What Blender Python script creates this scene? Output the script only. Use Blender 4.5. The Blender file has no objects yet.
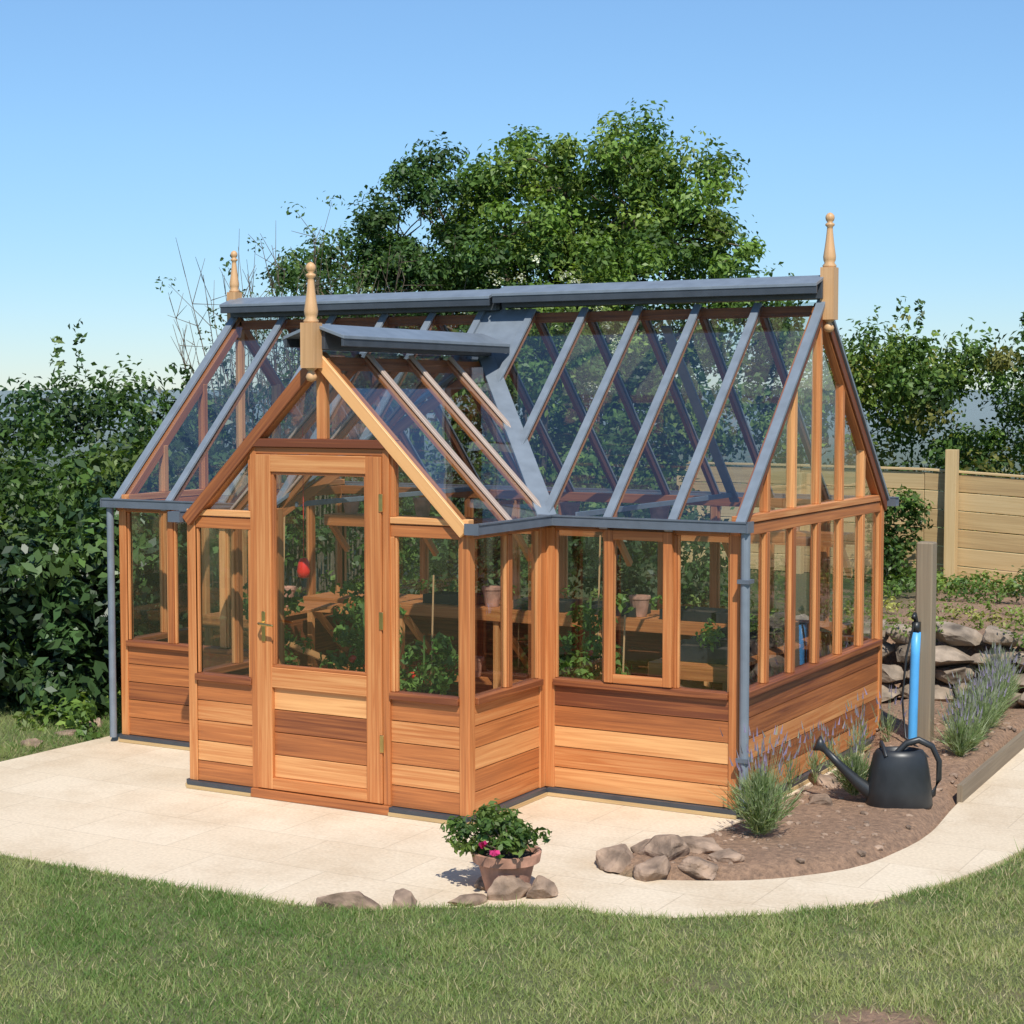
import bpy, math, random
import numpy as np
from mathutils import Vector, Matrix
random.seed(7); rng=np.random.default_rng(7)
scene=bpy.context.scene
COL=scene.collection

# ------------------------------------------------------------------ materials
def newmat(name):
    m=bpy.data.materials.new(name); m.use_nodes=True
    nt=m.node_tree; nt.nodes.clear()
    out=nt.nodes.new('ShaderNodeOutputMaterial')
    return m,nt,out
def N(nt,t,**k):
    n=nt.nodes.new(t)
    for a,b in k.items(): setattr(n,a,b)
    return n
def ramp(nt,stops):
    r=nt.nodes.new('ShaderNodeValToRGB'); e=r.color_ramp.elements
    e[0].position=stops[0][0]; e[0].color=(*stops[0][1],1)
    e[1].position=stops[-1][0]; e[1].color=(*stops[-1][1],1)
    for p,c in stops[1:-1]:
        x=e.new(p); x.color=(*c,1)
    return r
def wood_mat(name,dark,mid,light,rough=.5,grain=1.0):
    m,nt,out=newmat(name); L=nt.links
    uv=N(nt,'ShaderNodeUVMap'); uv.uv_map='UVMap'
    mp=N(nt,'ShaderNodeMapping'); mp.inputs['Scale'].default_value=(1.6,60,1)
    L.new(uv.outputs[0],mp.inputs[0])
    n1=N(nt,'ShaderNodeTexNoise'); n1.inputs['Scale'].default_value=1.0; n1.inputs['Detail'].default_value=6; n1.inputs['Distortion'].default_value=.9
    L.new(mp.outputs[0],n1.inputs['Vector'])
    mp2=N(nt,'ShaderNodeMapping'); mp2.inputs['Scale'].default_value=(.9,9,1); L.new(uv.outputs[0],mp2.inputs[0])
    n2=N(nt,'ShaderNodeTexNoise'); n2.inputs['Scale'].default_value=1.0; n2.inputs['Detail'].default_value=3; L.new(mp2.outputs[0],n2.inputs['Vector'])
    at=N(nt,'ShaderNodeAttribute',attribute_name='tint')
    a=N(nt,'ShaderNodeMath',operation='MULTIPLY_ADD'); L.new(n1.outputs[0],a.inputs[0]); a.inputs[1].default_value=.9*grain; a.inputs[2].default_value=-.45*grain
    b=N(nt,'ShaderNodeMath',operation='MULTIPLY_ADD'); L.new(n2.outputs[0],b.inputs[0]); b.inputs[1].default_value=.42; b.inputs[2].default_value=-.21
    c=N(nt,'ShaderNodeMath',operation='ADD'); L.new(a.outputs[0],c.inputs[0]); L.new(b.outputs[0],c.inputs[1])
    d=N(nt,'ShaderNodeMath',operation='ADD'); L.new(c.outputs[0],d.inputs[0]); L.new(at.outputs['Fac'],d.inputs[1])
    r=ramp(nt,[(0.0,dark),(.5,mid),(1.0,light)]); L.new(d.outputs[0],r.inputs[0])
    p=N(nt,'ShaderNodeBsdfPrincipled'); L.new(r.outputs[0],p.inputs['Base Color']); p.inputs['Roughness'].default_value=rough
    bu=N(nt,'ShaderNodeBump'); bu.inputs['Strength'].default_value=.25; bu.inputs['Distance'].default_value=.003
    L.new(n1.outputs[0],bu.inputs['Height']); L.new(bu.outputs[0],p.inputs['Normal'])
    L.new(p.outputs[0],out.inputs[0]); return m
def simple_mat(name,col,rough=.5,metal=0,nscale=20,namt=.15,bump=0,coord='Object'):
    m,nt,out=newmat(name); L=nt.links
    tc=N(nt,'ShaderNodeTexCoord'); n=N(nt,'ShaderNodeTexNoise'); n.inputs['Scale'].default_value=nscale; n.inputs['Detail'].default_value=5
    L.new(tc.outputs[coord],n.inputs['Vector'])
    lo=tuple(c*(1-namt) for c in col); hi=tuple(min(1,c*(1+namt)) for c in col)
    r=ramp(nt,[(.3,lo),(.7,hi)]); L.new(n.outputs[0],r.inputs[0])
    p=N(nt,'ShaderNodeBsdfPrincipled'); L.new(r.outputs[0],p.inputs['Base Color']); p.inputs['Roughness'].default_value=rough; p.inputs['Metallic'].default_value=metal
    if bump:
        bu=N(nt,'ShaderNodeBump'); bu.inputs['Strength'].default_value=.7; bu.inputs['Distance'].default_value=bump
        L.new(n.outputs[0],bu.inputs['Height']); L.new(bu.outputs[0],p.inputs['Normal'])
    L.new(p.outputs[0],out.inputs[0]); return m
def leaf_mat(name,rough=.45,trans=.3,spec=.35):
    m,nt,out=newmat(name); L=nt.links
    at=N(nt,'ShaderNodeAttribute',attribute_name='col')
    p=N(nt,'ShaderNodeBsdfPrincipled'); L.new(at.outputs['Color'],p.inputs['Base Color']); p.inputs['Roughness'].default_value=rough
    p.inputs['Specular IOR Level'].default_value=spec
    t=N(nt,'ShaderNodeBsdfTranslucent')
    mc=N(nt,'ShaderNodeMix',data_type='RGBA',blend_type='MULTIPLY'); mc.inputs[0].default_value=1
    L.new(at.outputs['Color'],mc.inputs[6]); mc.inputs[7].default_value=(1.4,1.5,.5,1); L.new(mc.outputs[2],t.inputs[0])
    mx=N(nt,'ShaderNodeMixShader'); mx.inputs[0].default_value=trans
    L.new(p.outputs[0],mx.inputs[1]); L.new(t.outputs[0],mx.inputs[2]); L.new(mx.outputs[0],out.inputs[0]); return m
def glass_mat(name,base):
    m,nt,out=newmat(name); L=nt.links
    tr=N(nt,'ShaderNodeBsdfTransparent'); tr.inputs[0].default_value=(.90,.935,.935,1)
    g=N(nt,'ShaderNodeBsdfGlossy'); g.inputs['Roughness'].default_value=.015; g.inputs[0].default_value=(1,1,1,1)
    tc=N(nt,'ShaderNodeTexCoord'); n=N(nt,'ShaderNodeTexNoise'); n.inputs['Scale'].default_value=1.6
    L.new(tc.outputs['Object'],n.inputs[0])
    bu=N(nt,'ShaderNodeBump'); bu.inputs['Strength'].default_value=.14; bu.inputs['Distance'].default_value=.02; L.new(n.outputs[0],bu.inputs['Height']); L.new(bu.outputs[0],g.inputs['Normal'])
    lw=N(nt,'ShaderNodeLayerWeight'); lw.inputs[0].default_value=.5
    pw=N(nt,'ShaderNodeMath',operation='POWER'); L.new(lw.outputs['Facing'],pw.inputs[0]); pw.inputs[1].default_value=4.0
    mu=N(nt,'ShaderNodeMath',operation='MULTIPLY_ADD'); mu.inputs[1].default_value=.9; mu.inputs[2].default_value=base; mu.use_clamp=True; L.new(pw.outputs[0],mu.inputs[0])
    mx=N(nt,'ShaderNodeMixShader'); L.new(mu.outputs[0],mx.inputs[0]); L.new(tr.outputs[0],mx.inputs[1]); L.new(g.outputs[0],mx.inputs[2])
    L.new(mx.outputs[0],out.inputs[0]); return m
M_CEDAR=wood_mat('cedar_wood',(.17,.048,.018),(.50,.172,.050),(.80,.42,.165))
M_PINE=wood_mat('finial_wood',(.45,.24,.10),(.62,.36,.17),(.72,.46,.24))
M_OLDWOOD=wood_mat('weathered_wood',(.16,.12,.08),(.27,.21,.14),(.42,.35,.25),.8)
M_FENCE=wood_mat('fence_timber',(.30,.18,.08),(.52,.36,.17),(.66,.49,.26),.75)
M_GREY=simple_mat('grey_aluminium',(.18,.21,.245),.38,0,12,.12)
M_GUT=simple_mat('gutter_metal',(.115,.135,.165),.38,0,12,.12)
M_DGREY=simple_mat('dark_grey_metal',(.05,.058,.07),.4,0,12,.15)
M_GLASS=glass_mat('glass',.10); M_RGLASS=glass_mat('roof_glass',.18)
M_LEAF=leaf_mat('leaf'); M_LEAFG=leaf_mat('glossy_leaf',.42,.15,.45); M_GRASS=leaf_mat('grass_blade',.6,.35)
M_BARK=simple_mat('bark',(.12,.09,.06),.9,0,14,.4,.02)
M_BRASS=simple_mat('brass',(.7,.5,.2),.3,1)
M_TERRA=simple_mat('terracotta',(.48,.25,.17),.8,0,14,.35,.003)
M_BLACKPL=simple_mat('black_plastic',(.022,.024,.026),.4,0,10,.3)
M_HOSE=simple_mat('blue_plastic',(.09,.38,.74),.4,0,8,.1)
M_ROCK=simple_mat('rock',(.29,.20,.14),.9,0,9,.6,.04)
M_STONE=simple_mat('wall_stone',(.27,.21,.155),.9,0,7,.6,.05)
M_SOILPOT=simple_mat('potting_soil',(.05,.035,.025),.95,0,60,.4,.01)
M_RED=simple_mat('red_fruit',(.75,.03,.02),.3)

# ------------------------------------------------------------------ mesh builder
class MB:
    def __init__(s): s.v=[];s.f=[];s.uv=[];s.t=[];s.m=[]
    def hexa(s,o,a,b,c,mat=0,tint=None):
        o,a,b,c=[np.array(q,float) for q in (o,a,b,c)]
        if np.dot(np.cross(a,b),c)<0: a,b=b,a
        la,lb,lc=[np.linalg.norm(q) for q in (a,b,c)]
        i=len(s.v)
        for k in (0,1):
            for j,l in ((0,0),(1,0),(1,1),(0,1)): s.v.append(o+a*j+b*l+c*k)
        fs=[((0,3,2,1),(lb,la)),((4,5,6,7),(la,lb)),((0,1,5,4),(la,lc)),((1,2,6,5),(lb,lc)),((2,3,7,6),(la,lc)),((3,0,4,7),(lb,lc))]
        if tint is None: tint=.5+random.uniform(-.22,.22)
        ou,ov=random.uniform(0,50),random.uniform(0,50)
        for q,(l1,l2) in fs:
            s.f.append([i+x for x in q])
            pts=[(0,0),(l1,0),(l1,l2),(0,l2)]
            if l2>l1: pts=[(y,x) for x,y in pts]
            s.uv+= [(ou+x,ov+y) for x,y in pts]
            s.t.append(tint); s.m.append(mat)
    def box(s,x0,x1,y0,y1,z0,z1,mat=0,tint=None): s.hexa((x0,y0,z0),(x1-x0,0,0),(0,y1-y0,0),(0,0,z1-z0),mat,tint)
    def beam(s,a,b,w,h0,h1,up,mat=0,tint=None):
        a=np.array(a,float);b=np.array(b,float);d=b-a;up=np.array(up,float)
        sd=np.cross(d,up);sd/=np.linalg.norm(sd);u=np.cross(sd,d);u/=np.linalg.norm(u)
        if u@up<0:u=-u
        s.hexa(a-sd*w/2+u*h0,d,sd*w,u*(h1-h0),mat,tint)
    def poly(s,pts,mat=0,tint=.5):
        i=len(s.v); s.v+= [np.array(p,float) for p in pts]; s.f.append(list(range(i,i+len(pts)))); s.uv+=[(p[0],p[1]) for p in pts]; s.t.append(tint); s.m.append(mat)
    def lathe(s,c,prof,n=20,mat=0,tint=.5,sx=1,sy=1):
        i=len(s.v)
        for r,z in prof:
            for k in range(n):
                a=2*math.pi*k/n; s.v.append(np.array((c[0]+r*sx*math.cos(a),c[1]+r*sy*math.sin(a),c[2]+z)))
        for j in range(len(prof)-1):
            for k in range(n):
                k2=(k+1)%n
                s.f.append([i+j*n+k,i+j*n+k2,i+(j+1)*n+k2,i+(j+1)*n+k]); s.uv+=[(prof[j][1],k*.01),(prof[j][1],k*.01+.01),(prof[j+1][1],k*.01+.01),(prof[j+1][1],k*.01)]
                s.t.append(tint); s.m.append(mat)
    def tube(s,pts,rad,n=7,mat=0,tint=.5):
        pts=[np.array(p,float) for p in pts]; i=len(s.v)
        if not hasattr(rad,'__len__'): rad=[rad]*len(pts)
        for j,p in enumerate(pts):
            d=pts[min(j+1,len(pts)-1)]-pts[max(j-1,0)]; d/=np.linalg.norm(d)+1e-9
            h=np.array((0,0,1.)) if abs(d[2])<.9 else np.array((1.,0,0))
            a=np.cross(d,h);a/=np.linalg.norm(a);b=np.cross(d,a)
            for k in range(n):
                t=2*math.pi*k/n; s.v.append(p+rad[j]*(a*math.cos(t)+b*math.sin(t)))
        for j in range(len(pts)-1):
            for k in range(n):
                k2=(k+1)%n; s.f.append([i+j*n+k,i+(j+1)*n+k,i+(j+1)*n+k2,i+j*n+k2]); s.uv+=[(j*.1,k*.02),(j*.1+.1,k*.02),(j*.1+.1,k*.02+.02),(j*.1,k*.02+.02)]
                s.t.append(tint); s.m.append(mat)
        s.f.append([i+(len(pts)-1)*n+k for k in range(n)][::-1]); s.uv+=[(0,0)]*n; s.t.append(tint); s.m.append(mat)
    def obj(s,name,mats,parent=None,smooth=False,bevel=0):
        me=bpy.data.meshes.new(name); me.from_pydata([tuple(v) for v in s.v],[],s.f)
        uvl=me.uv_layers.new(name='UVMap'); uvl.data.foreach_set('uv',np.array(s.uv,np.float32).ravel())
        at=me.attributes.new('tint','FLOAT','FACE'); at.data.foreach_set('value',np.array(s.t,np.float32))
        for m in mats: me.materials.append(m)
        me.polygons.foreach_set('material_index',np.array(s.m,np.int32))
        if smooth: me.polygons.foreach_set('use_smooth',np.ones(len(s.f),bool))
        me.update(); o=bpy.data.objects.new(name,me); COL.objects.link(o)
        if parent: o.parent=parent
        if bevel:
            b=o.modifiers.new('bevel','BEVEL'); b.width=bevel; b.segments=1; b.limit_method='ANGLE'
        return o
def empty(name,loc=(0,0,0)):
    e=bpy.data.objects.new(name,None); COL.objects.link(e); e.location=loc; return e

# ------------------------------------------------------------------ greenhouse
L_,W_,E_=4.08,2.36,1.49; K=.987; X1,X2,D_=-2.88,-1.107,.798; MID=(X1+X2)/2; HW=(X2-X1)/2; S_=.619
R_=E_+K*W_/2; PA=E_+K*HW
GH=empty('cedar_greenhouse')
boards=MB();frame=MB();glz=MB();base=MB()
class Wall:
    def __init__(s,o,d,n): s.o=np.array((*o,0.));s.d=np.array((*d,0.));s.n=np.array((*n,0.))
    def b(s,mb,t0,t1,z0,z1,n0,n1,mat=0,tint=None):
        mb.hexa(s.o+s.d*t0+s.n*n0+np.array((0,0,z0)),s.d*(t1-t0),s.n*(n1-n0),(0,0,z1-z0),mat,tint)
    def p(s,t,z,n=0): return s.o+s.d*t+s.n*n+np.array((0,0,z))
    def g(s,pts,n=-.022): glz.poly([s.p(t,z,n) for t,z in pts])
ROWS=5
def panel(w,t0,t1,tints=None):
    z=.045; h=(S_-.02-z)/ROWS
    w.b(boards,t0,t1,z,S_-.02,-.034,-.022,tint=.05)
    for i in range(ROWS):
        tt=(tints[i] if tints else random.choice([.35,.5,.55,.7,.25]))+random.uniform(-.08,.08)
        w.b(boards,t0,t1,z+i*h+.002,z+(i+1)*h-.003,-.022,-.006+random.uniform(0,.002),tint=tt)
def std(w,length,posts,ends=(.06,.06),tints=None,door=None,top=E_):
    spans=[(0,length)] if not door else [(0,door[0]),(door[1],length)]
    for a,b in spans:
        a2=a+(.055 if a==0 else 0); b2=b-(.055 if b==length else 0)
        panel(w,a2,b2,tints)
        w.b(frame,a2,b2,S_-.02,S_+.015,-.055,.022,tint=.10)
        w.b(frame,a2,b2,E_-.065,E_-.004,-.055,-.002,tint=.4)
        w.b(base,a,b,.020,.043,-.06,.026); w.b(base,a,b,.002,.0195,-.06,.034,1,.5)
    w.b(frame,.0,.055,.043,E_-.003,-.055,.004,tint=.55)
    w.b(frame,length-.055,length,.043,E_-.003,-.055,.004,tint=.5)
    for t in posts: w.b(frame,t-.022,t+.022,S_+.015,E_-.065,-.05,.0)
    ts=[0]+list(posts)+[length]
    for a,b in zip(ts[:-1],ts[1:]):
        if door and a>=door[0]-.01 and b<=door[1]+.01: continue
        w.g([(a,S_),(b,S_),(b,E_-.03),(a,E_-.03)])
        for u in (a+.022 if a>0 else a+.055, b-.034 if b<length else b-.067):
            w.b(frame,u,u+.012,S_+.016,E_-.066,-.03,-.008,tint=.65)
wFR=Wall((X2,0),(1,0),(0,-1)); std(wFR,-X2,[.369,.738],tints=[.72,.60,.92,.38,.02])
wFL=Wall((-L_,0),(1,0),(0,-1)); std(wFL,X1+L_,[.4,.8],tints=[.3,.4,.15,.3,.25])
wPR=Wall((X2,-D_+.0),(0,1),(1,0)); std(wPR,D_-.004,[.42],tints=[.55,.35,.65,.5,.6])
wPL=Wall((X1,-.004),(0,-1),(-1,0)); std(wPL,D_-.004,[.4],)
PW=X2-X1; DO=(.436,1.312)
wPF=Wall((X1,-D_),(1,0),(0,-1)); std(wPF,PW,[DO[0],DO[1]],tints=[.3,.68,.48,.62,.38],door=DO)
wGR=Wall((0,0.003),(0,1),(1,0)); std(wGR,W_-.006,[W_/6*i for i in range(1,6)],tints=[.5,.2,.65,.3,.08])
wGL=Wall((-L_,W_-.003),(0,-1),(-1,0)); std(wGL,W_-.006,[W_/6*i for i in range(1,6)])
wB=Wall((0,W_),(-1,0),(0,1)); std(wB,L_,[L_/11*i for i in range(1,11)])
for (t0,t1) in ((.369,.738),):
    a,b,z0,z1=t0-.008,t1+.008,S_+.02,E_-.05
    wFR.b(frame,a,a+.05,z0,z1,.002,.03,tint=.5); wFR.b(frame,b-.05,b,z0,z1,.002,.03,tint=.5)
    wFR.b(frame,a+.05,b-.05,z0,z0+.045,.002,.029,tint=.55); wFR.b(frame,a+.05,b-.05,z1-.05,z1,.002,.029,tint=.5)
def gable(w,length,posts,extra=0.):
    h=lambda t: E_+K*(length/2-abs(t-length/2))
    w.b(frame,.0,length,E_+.001,E_+.04,-.05,.006,tint=.6)
    for t in posts:
        w.b(frame,t-.02,t+.02,E_+.04,h(t)-.05,-.05,.0,tint=random.uniform(.5,.8))
    ts=[0]+list(posts)+[length]
    for a,b in zip(ts[:-1],ts[1:]):
        q=[(a,E_+.02),(b,E_+.02),(b,h(b)-.03),(a,h(a)-.03)]
        if h(a)-.03<E_+.02: q=q[:3]
        if h(b)-.03<E_+.02: q=[q[0],q[1],q[3]]
        w.g(q)
gable(wGR,W_-.006,[W_/6*i for i in range(1,6)])
gable(wGL,W_-.006,[W_/6*i for i in range(1,6)])
ca,sa=1/math.sqrt(1+K*K),K/math.sqrt(1+K*K)
rb=MB() # 0 cedar 1 grey 2 dark
for x in (0,-L_):
    sg=1 if x==0 else -1
    for (y0,yy) in ((-.03,W_/2-.001),(W_+.03,W_/2+.001)):
        z0=E_-.03*K; up=(0,-sa,ca) if y0<1 else (0,sa,ca)
        frame.beam((x-sg*.02,y0,z0),(x-sg*.02,yy,R_),.05,-.06,-.004,up,tint=.35)
        frame.beam((x+sg*.012,y0,z0),(x+sg*.012,yy,R_),.012,-.050,.004,up,tint=-.1)
        rb.beam((x+sg*.006,y0,z0),(x+sg*.006,yy,R_),.052,.006,.026,up,1)
h=lambda t: E_+K*(HW-abs(t-HW))
DT=1.866
wPF.b(frame,.0,DO[0]-.0,E_+.001,E_+.035,-.05,.006,tint=.8); wPF.b(frame,DO[1],PW,E_+.001,E_+.035,-.05,.006,tint=.85)
wPF.b(frame,DO[0]-.022,DO[0]+.022,E_+.036,DT,-.05,0,tint=.5); wPF.b(frame,DO[1]-.022,DO[1]+.022,E_+.036,DT,-.05,0,tint=.5)
wPF.b(frame,DO[0]-.03,DO[1]+.03,DT+.002,DT+.045,-.05,.03,tint=-.15)
wPF.b(frame,HW-.025,HW+.025,DT+.045,PA-.09,-.05,.002,tint=.6)
wPF.g([(0.03,E_+.02),(DO[0],E_+.02),(DO[0],h(DO[0])-.03)]); wPF.g([(DO[1],E_+.02),(PW-.03,E_+.02),(DO[1],h(DO[1])-.03)])
wPF.g([(DO[0],DT+.02),(HW,DT+.02),(HW,PA-.03),(DO[0],h(DO[0])-.03)]); wPF.g([(HW,DT+.02),(DO[1],DT+.02),(DO[1],h(DO[1])-.03),(HW,PA-.03)])
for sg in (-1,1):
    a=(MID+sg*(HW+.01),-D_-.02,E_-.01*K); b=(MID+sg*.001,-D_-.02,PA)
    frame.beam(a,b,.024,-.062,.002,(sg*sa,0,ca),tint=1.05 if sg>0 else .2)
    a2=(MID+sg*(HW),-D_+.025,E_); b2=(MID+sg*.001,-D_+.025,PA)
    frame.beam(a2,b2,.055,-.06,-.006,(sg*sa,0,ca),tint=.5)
boards.obj('cedar_boarding',[M_CEDAR],GH)
frame.obj('timber_frame',[M_CEDAR],GH,bevel=.003)
base.obj('base_plinth',[M_DGREY,M_FENCE],GH)
# roof
rgl=MB()
yv=lambda x: max(0,HW-abs(x-MID)) if X1<x<X2 else 0
bars=[0,-.369,-.738,X2]+[X2-PW/5*i for i in range(1,5)]+[X1,X1-.4,X1-.8,-L_]
def zf(y): return E_+K*y
for i,x in enumerate(bars):
    y0=yv(x) if (X1<x<X2) else -.03
    end= i in (0,len(bars)-1)
    if not end:
        rb.beam((x,y0,zf(y0)),(x,W_/2-.02,zf(W_/2-.02)),.026,-.036,-.006,(0,-sa,ca),0,random.uniform(.25,.5))
        rb.beam((x,y0-.02,zf(y0-.02)),(x,W_/2-.01,zf(W_/2-.01)),.045,.004,.022,(0,-sa,ca),1)
    y1=W_+.03; zb=E_-.03*K
    if not end:
        rb.beam((x,y1,zb),(x,W_/2+.02,R_-.02*K),.026,-.04,-.006,(0,sa,ca),0,random.uniform(-.2,.1))
        rb.beam((x,y1,zb),(x,W_/2+.02,R_-.02*K),.036,.004,.018,(0,sa,ca),1)
xs=sorted(bars+[MID])
for a,b in zip(xs[:-1],xs[1:]):
    ya=yv(a) if X1<a<X2 else 0; yb=yv(b) if X1<b<X2 else 0
    if not(a>=X1-.001 and b<=X2+.001): ya=yb=-.05
    if -2.2<(a+b)/2 and (a+b)/2<-1.83:
        rb.poly([(a,ya+.04,zf(ya+.04)+.006),(b,yb+.04,zf(yb+.04)+.006),(b,W_/2,R_+.006),(a,W_/2,R_+.006)],1)
    else: rgl.poly([(a,ya,zf(ya)),(b,yb,zf(yb)),(b,W_/2,R_),(a,W_/2,R_)])
for a,b in zip(sorted(bars)[:-1],sorted(bars)[1:]):
    glz.poly([(a,W_/2,R_),(b,W_/2,R_),(b,W_+.05,E_-.05*K),(a,W_+.05,E_-.05*K)])
rb.box(-L_+.05,-.05,W_/2-.018,W_/2+.018,R_-.08,R_-.02,0,.2)
for x in (-.95,X1+.1):
    rb.beam((x,.05,E_+.0),(x,W_-.05,E_+.0),.012,0,.03,(0,0,1),1)
rb.beam((-.95,W_-.06,E_),(-.95,W_/2+.03,R_-.09),.06,-.05,-.03,(0,sa,ca),1)
ys=[-D_-.035,-D_+.40,0.02,.44,HW]
for sg in (-1,1):
    for a,b in zip(ys[:-1],ys[1:]):
        la=MID+sg*(HW-max(0,a)) if a>0.03 else MID+sg*(HW+.05); lb=MID+sg*(HW-max(0,b)) if b>0.03 else MID+sg*(HW+.05)
        zz=lambda x: PA-K*abs(x-MID)
        pts=[(MID,a,PA),(la,a,zz(la)),(lb,b,zz(lb)),(MID,b,PA)]
        if abs(lb-MID)<.01: pts=pts[:3]
        rgl.poly(pts)
    for j,y in enumerate(ys[1:-1]):
        lx=MID+sg*(HW-max(0,y)) if y>.03 else MID+sg*(HW+.03)
        rb.beam((lx,y,PA-K*abs(lx-MID)),(MID+sg*.02,y,PA-K*.02),.026,-.035,-.005,(sg*sa,0,ca),0,.4)
        rb.beam((lx,y,PA-K*abs(lx-MID)),(MID+sg*.02,y,PA-K*.02),.036,.004,.018,(sg*sa,0,ca),3,.6)
    va=np.array((MID+sg*(HW+.02),-.02,E_-.02*K)); vb=np.array((MID,HW,PA))
    nrm=np.array((sg*sa,-sa,2*ca)); nrm/=np.linalg.norm(nrm)
    rb.beam(va,vb,.11,.012,.03,nrm,1)
    rb.beam(va,vb,.05,-.07,-.01,nrm,0,.4)
rb.box(MID-.018,MID+.018,-D_+.03,HW-.03,PA-.10,PA-.03,0,.3)
rb.obj('roof_bars',[M_CEDAR,M_GREY,M_DGREY,wood_mat('pale_wood_bar',(.30,.21,.16),(.40,.30,.24),(.50,.40,.33))],GH,bevel=.002)  # last material: pale greyish-pink wood for the porch roof bar caps
glz.obj('glazing',[M_GLASS],GH); rgl.obj('roof_glazing',[M_RGLASS],GH)
rv=MB()
def ridge(axis,a,b,c,z,wd):
    def P(s,w,zz): return (s,c+w,zz) if axis==0 else (c+w,s,zz)
    for sg in (-1,1):
        o=P(a,0,z+.085); e=P(b,0,z+.085)
        d=np.array(e)-np.array(o); across=np.array(P(a,sg*wd,z+.085-.05*wd/.15))-np.array(o)
        rv.hexa(o,d,across,(0,0,.018),0)
        o2=np.array(P(a+.004,sg*(wd-.02),z-.005-.04*(wd-.15)/.15)); rv.hexa(o2,d*.998,np.array(P(a+.004,sg*(wd-.005),z-.005-.04*(wd-.15)/.15))-o2,(0,0,.045),1)
        rv.hexa(np.array(P(a+.02,sg*.015,z-.03)),d*.99,np.array(P(a+.02,sg*.06,z-.03))-np.array(P(a+.02,sg*.015,z-.03)),(0,0,.1),1)
ridge(0,-L_-.03,-L_/2-.01,W_/2,R_+.030,.15)
ridge(0,-L_/2+.01,.02,W_/2,R_+.045,.155)
ridge(1,-D_-.06,.86,MID,PA+.035,.19)
rv.obj('ridge_vents',[M_GREY,M_DGREY],GH,bevel=.002)
gt=MB()
def gutter(w,t0,t1):
    w.b(gt,t0,t1,E_-.035,E_-.028,.006,.075,0); w.b(gt,t0,t1,E_-.035,E_+.018,.075,.081,0); w.b(gt,t0,t1,E_-.035,E_+.012,.0055,.010,0)
    w.b(gt,t0,t1,E_+.012,E_+.02,.07,.086,0)
gutter(wFR,-.0,-X2+.07); gutter(wFL,-.07,X1+L_); gutter(wPR,-.05,D_); gutter(wPL,0,D_+.05); gutter(wB,-.07,L_+.07)
for w,t in ((wPR,-.05),(wPL,D_+.05),(wFR,-X2+.07),(wFL,-.07)): w.b(gt,t-.004,t+.004,E_-.036,E_+.02,.005,.086,0)
gt.tube([(.045,-.04,E_-.03),(.045,-.04,.06)],.024,14,1); gt.tube([(-L_-.035,-.04,E_-.03),(-L_-.035,-.04,.03)],.022,14,1)
for z in (.3,1.2): gt.box(.013,.077,-.072,-.0,z,z+.02)
gt.obj('gutters',[M_GUT,M_GREY],GH)
# door
dr=MB(); t0,t1=DO[0]+.006,DO[1]-.006
wPF.b(dr,t0-.006,t0+.034,.05,DT,-.045,.012,tint=.45); wPF.b(dr,t1-.034,t1+.006,.05,DT,-.045,.012,tint=.45); wPF.b(dr,t0+.034,t1-.034,DT-.035,DT,-.045,.011,tint=.4)
a,b=t0+.037,t1-.037
wPF.b(dr,a,a+.095,.055,DT-.038,-.035,.020,tint=.6); wPF.b(dr,b-.095,b,.055,DT-.038,-.035,.020,tint=.5)
wPF.b(dr,a+.095,b-.095,DT-.038-.09,DT-.038,-.035,.019,tint=.6)
wPF.b(dr,a+.095,b-.095,.055,.115,-.035,.019,tint=.6); wPF.b(dr,a+.095,b-.095,.60,.705,-.035,.019,tint=.6)
for i,tt in enumerate([.72,.3,.15,.85]):
    hh=(.60-.115)/4; wPF.b(dr,a+.095,b-.095,.115+i*hh+.002,.115+(i+1)*hh-.002,-.02,-.002,tint=tt)
wPF.b(dr,a+.095,b-.095,.115,.6,-.03,-.022,tint=.1)
for z,zz in ((.705,.72),(DT-.143,DT-.128)): wPF.b(dr,a+.096,b-.096,z,zz,-.02,.010,tint=.3)
for u in (a+.096,b-.11): wPF.b(dr,u,u+.014,.72,DT-.143,-.02,.010,tint=.35)
dr.poly([wPF.p(a+.09,.7,-.01),wPF.p(b-.09,.7,-.01),wPF.p(b-.09,DT-.12,-.01),wPF.p(a+.09,DT-.12,-.01)],1)
for z in (.32,.95,1.55): wPF.b(dr,b-.012,b+.012,z,z+.09,.0195,.026,2)
wPF.b(dr,a+.035,a+.06,.84,1.0,.0205,.026,2)
hc=wPF.p(a+.047,.94,.02); dr.tube([hc,hc+np.array((0,-.045,0)),hc+np.array((.02,-.055,0)),hc+np.array((.10,-.055,-.005))],[.008,.008,.009,.007],8,2)
wPF.b(dr,t0-.006,t1+.006,.002,.049,-.05,.03,0,.3)
dr.obj('door',[M_CEDAR,M_GLASS,M_BRASS,M_DGREY],GH,bevel=.003)
def finial(name,x,y,z,s=1.0,drop=0):
    f=MB(); q=.040*s
    f.box(x-q,x+q,y-q,y+q,z-drop,z+.09*s)
    pr=[(.0,.088),(.036,.088),(.04,.10),(.028,.115),(.034,.13),(.036,.15),(.03,.19),(.022,.25),(.017,.30),(.016,.315),(.026,.325),(.026,.333),(.014,.343),(.022,.352),(.026,.366),(.024,.38),(.014,.392),(0,.398)]
    f.lathe((x,y,z),[(r*s,h_*s) for r,h_ in pr],20)
    if drop: f.lathe((x,y,z-drop-.07),[(0,0),(.022,.006),(.03,.025),(.022,.045),(.014,.055),(.03,.068),(.03,.072)],16)
    o=f.obj(name,[M_PINE],GH)
    for p in o.data.polygons:
        if len(p.vertices)==4 and p.index>=6: p.use_smooth=True
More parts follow.
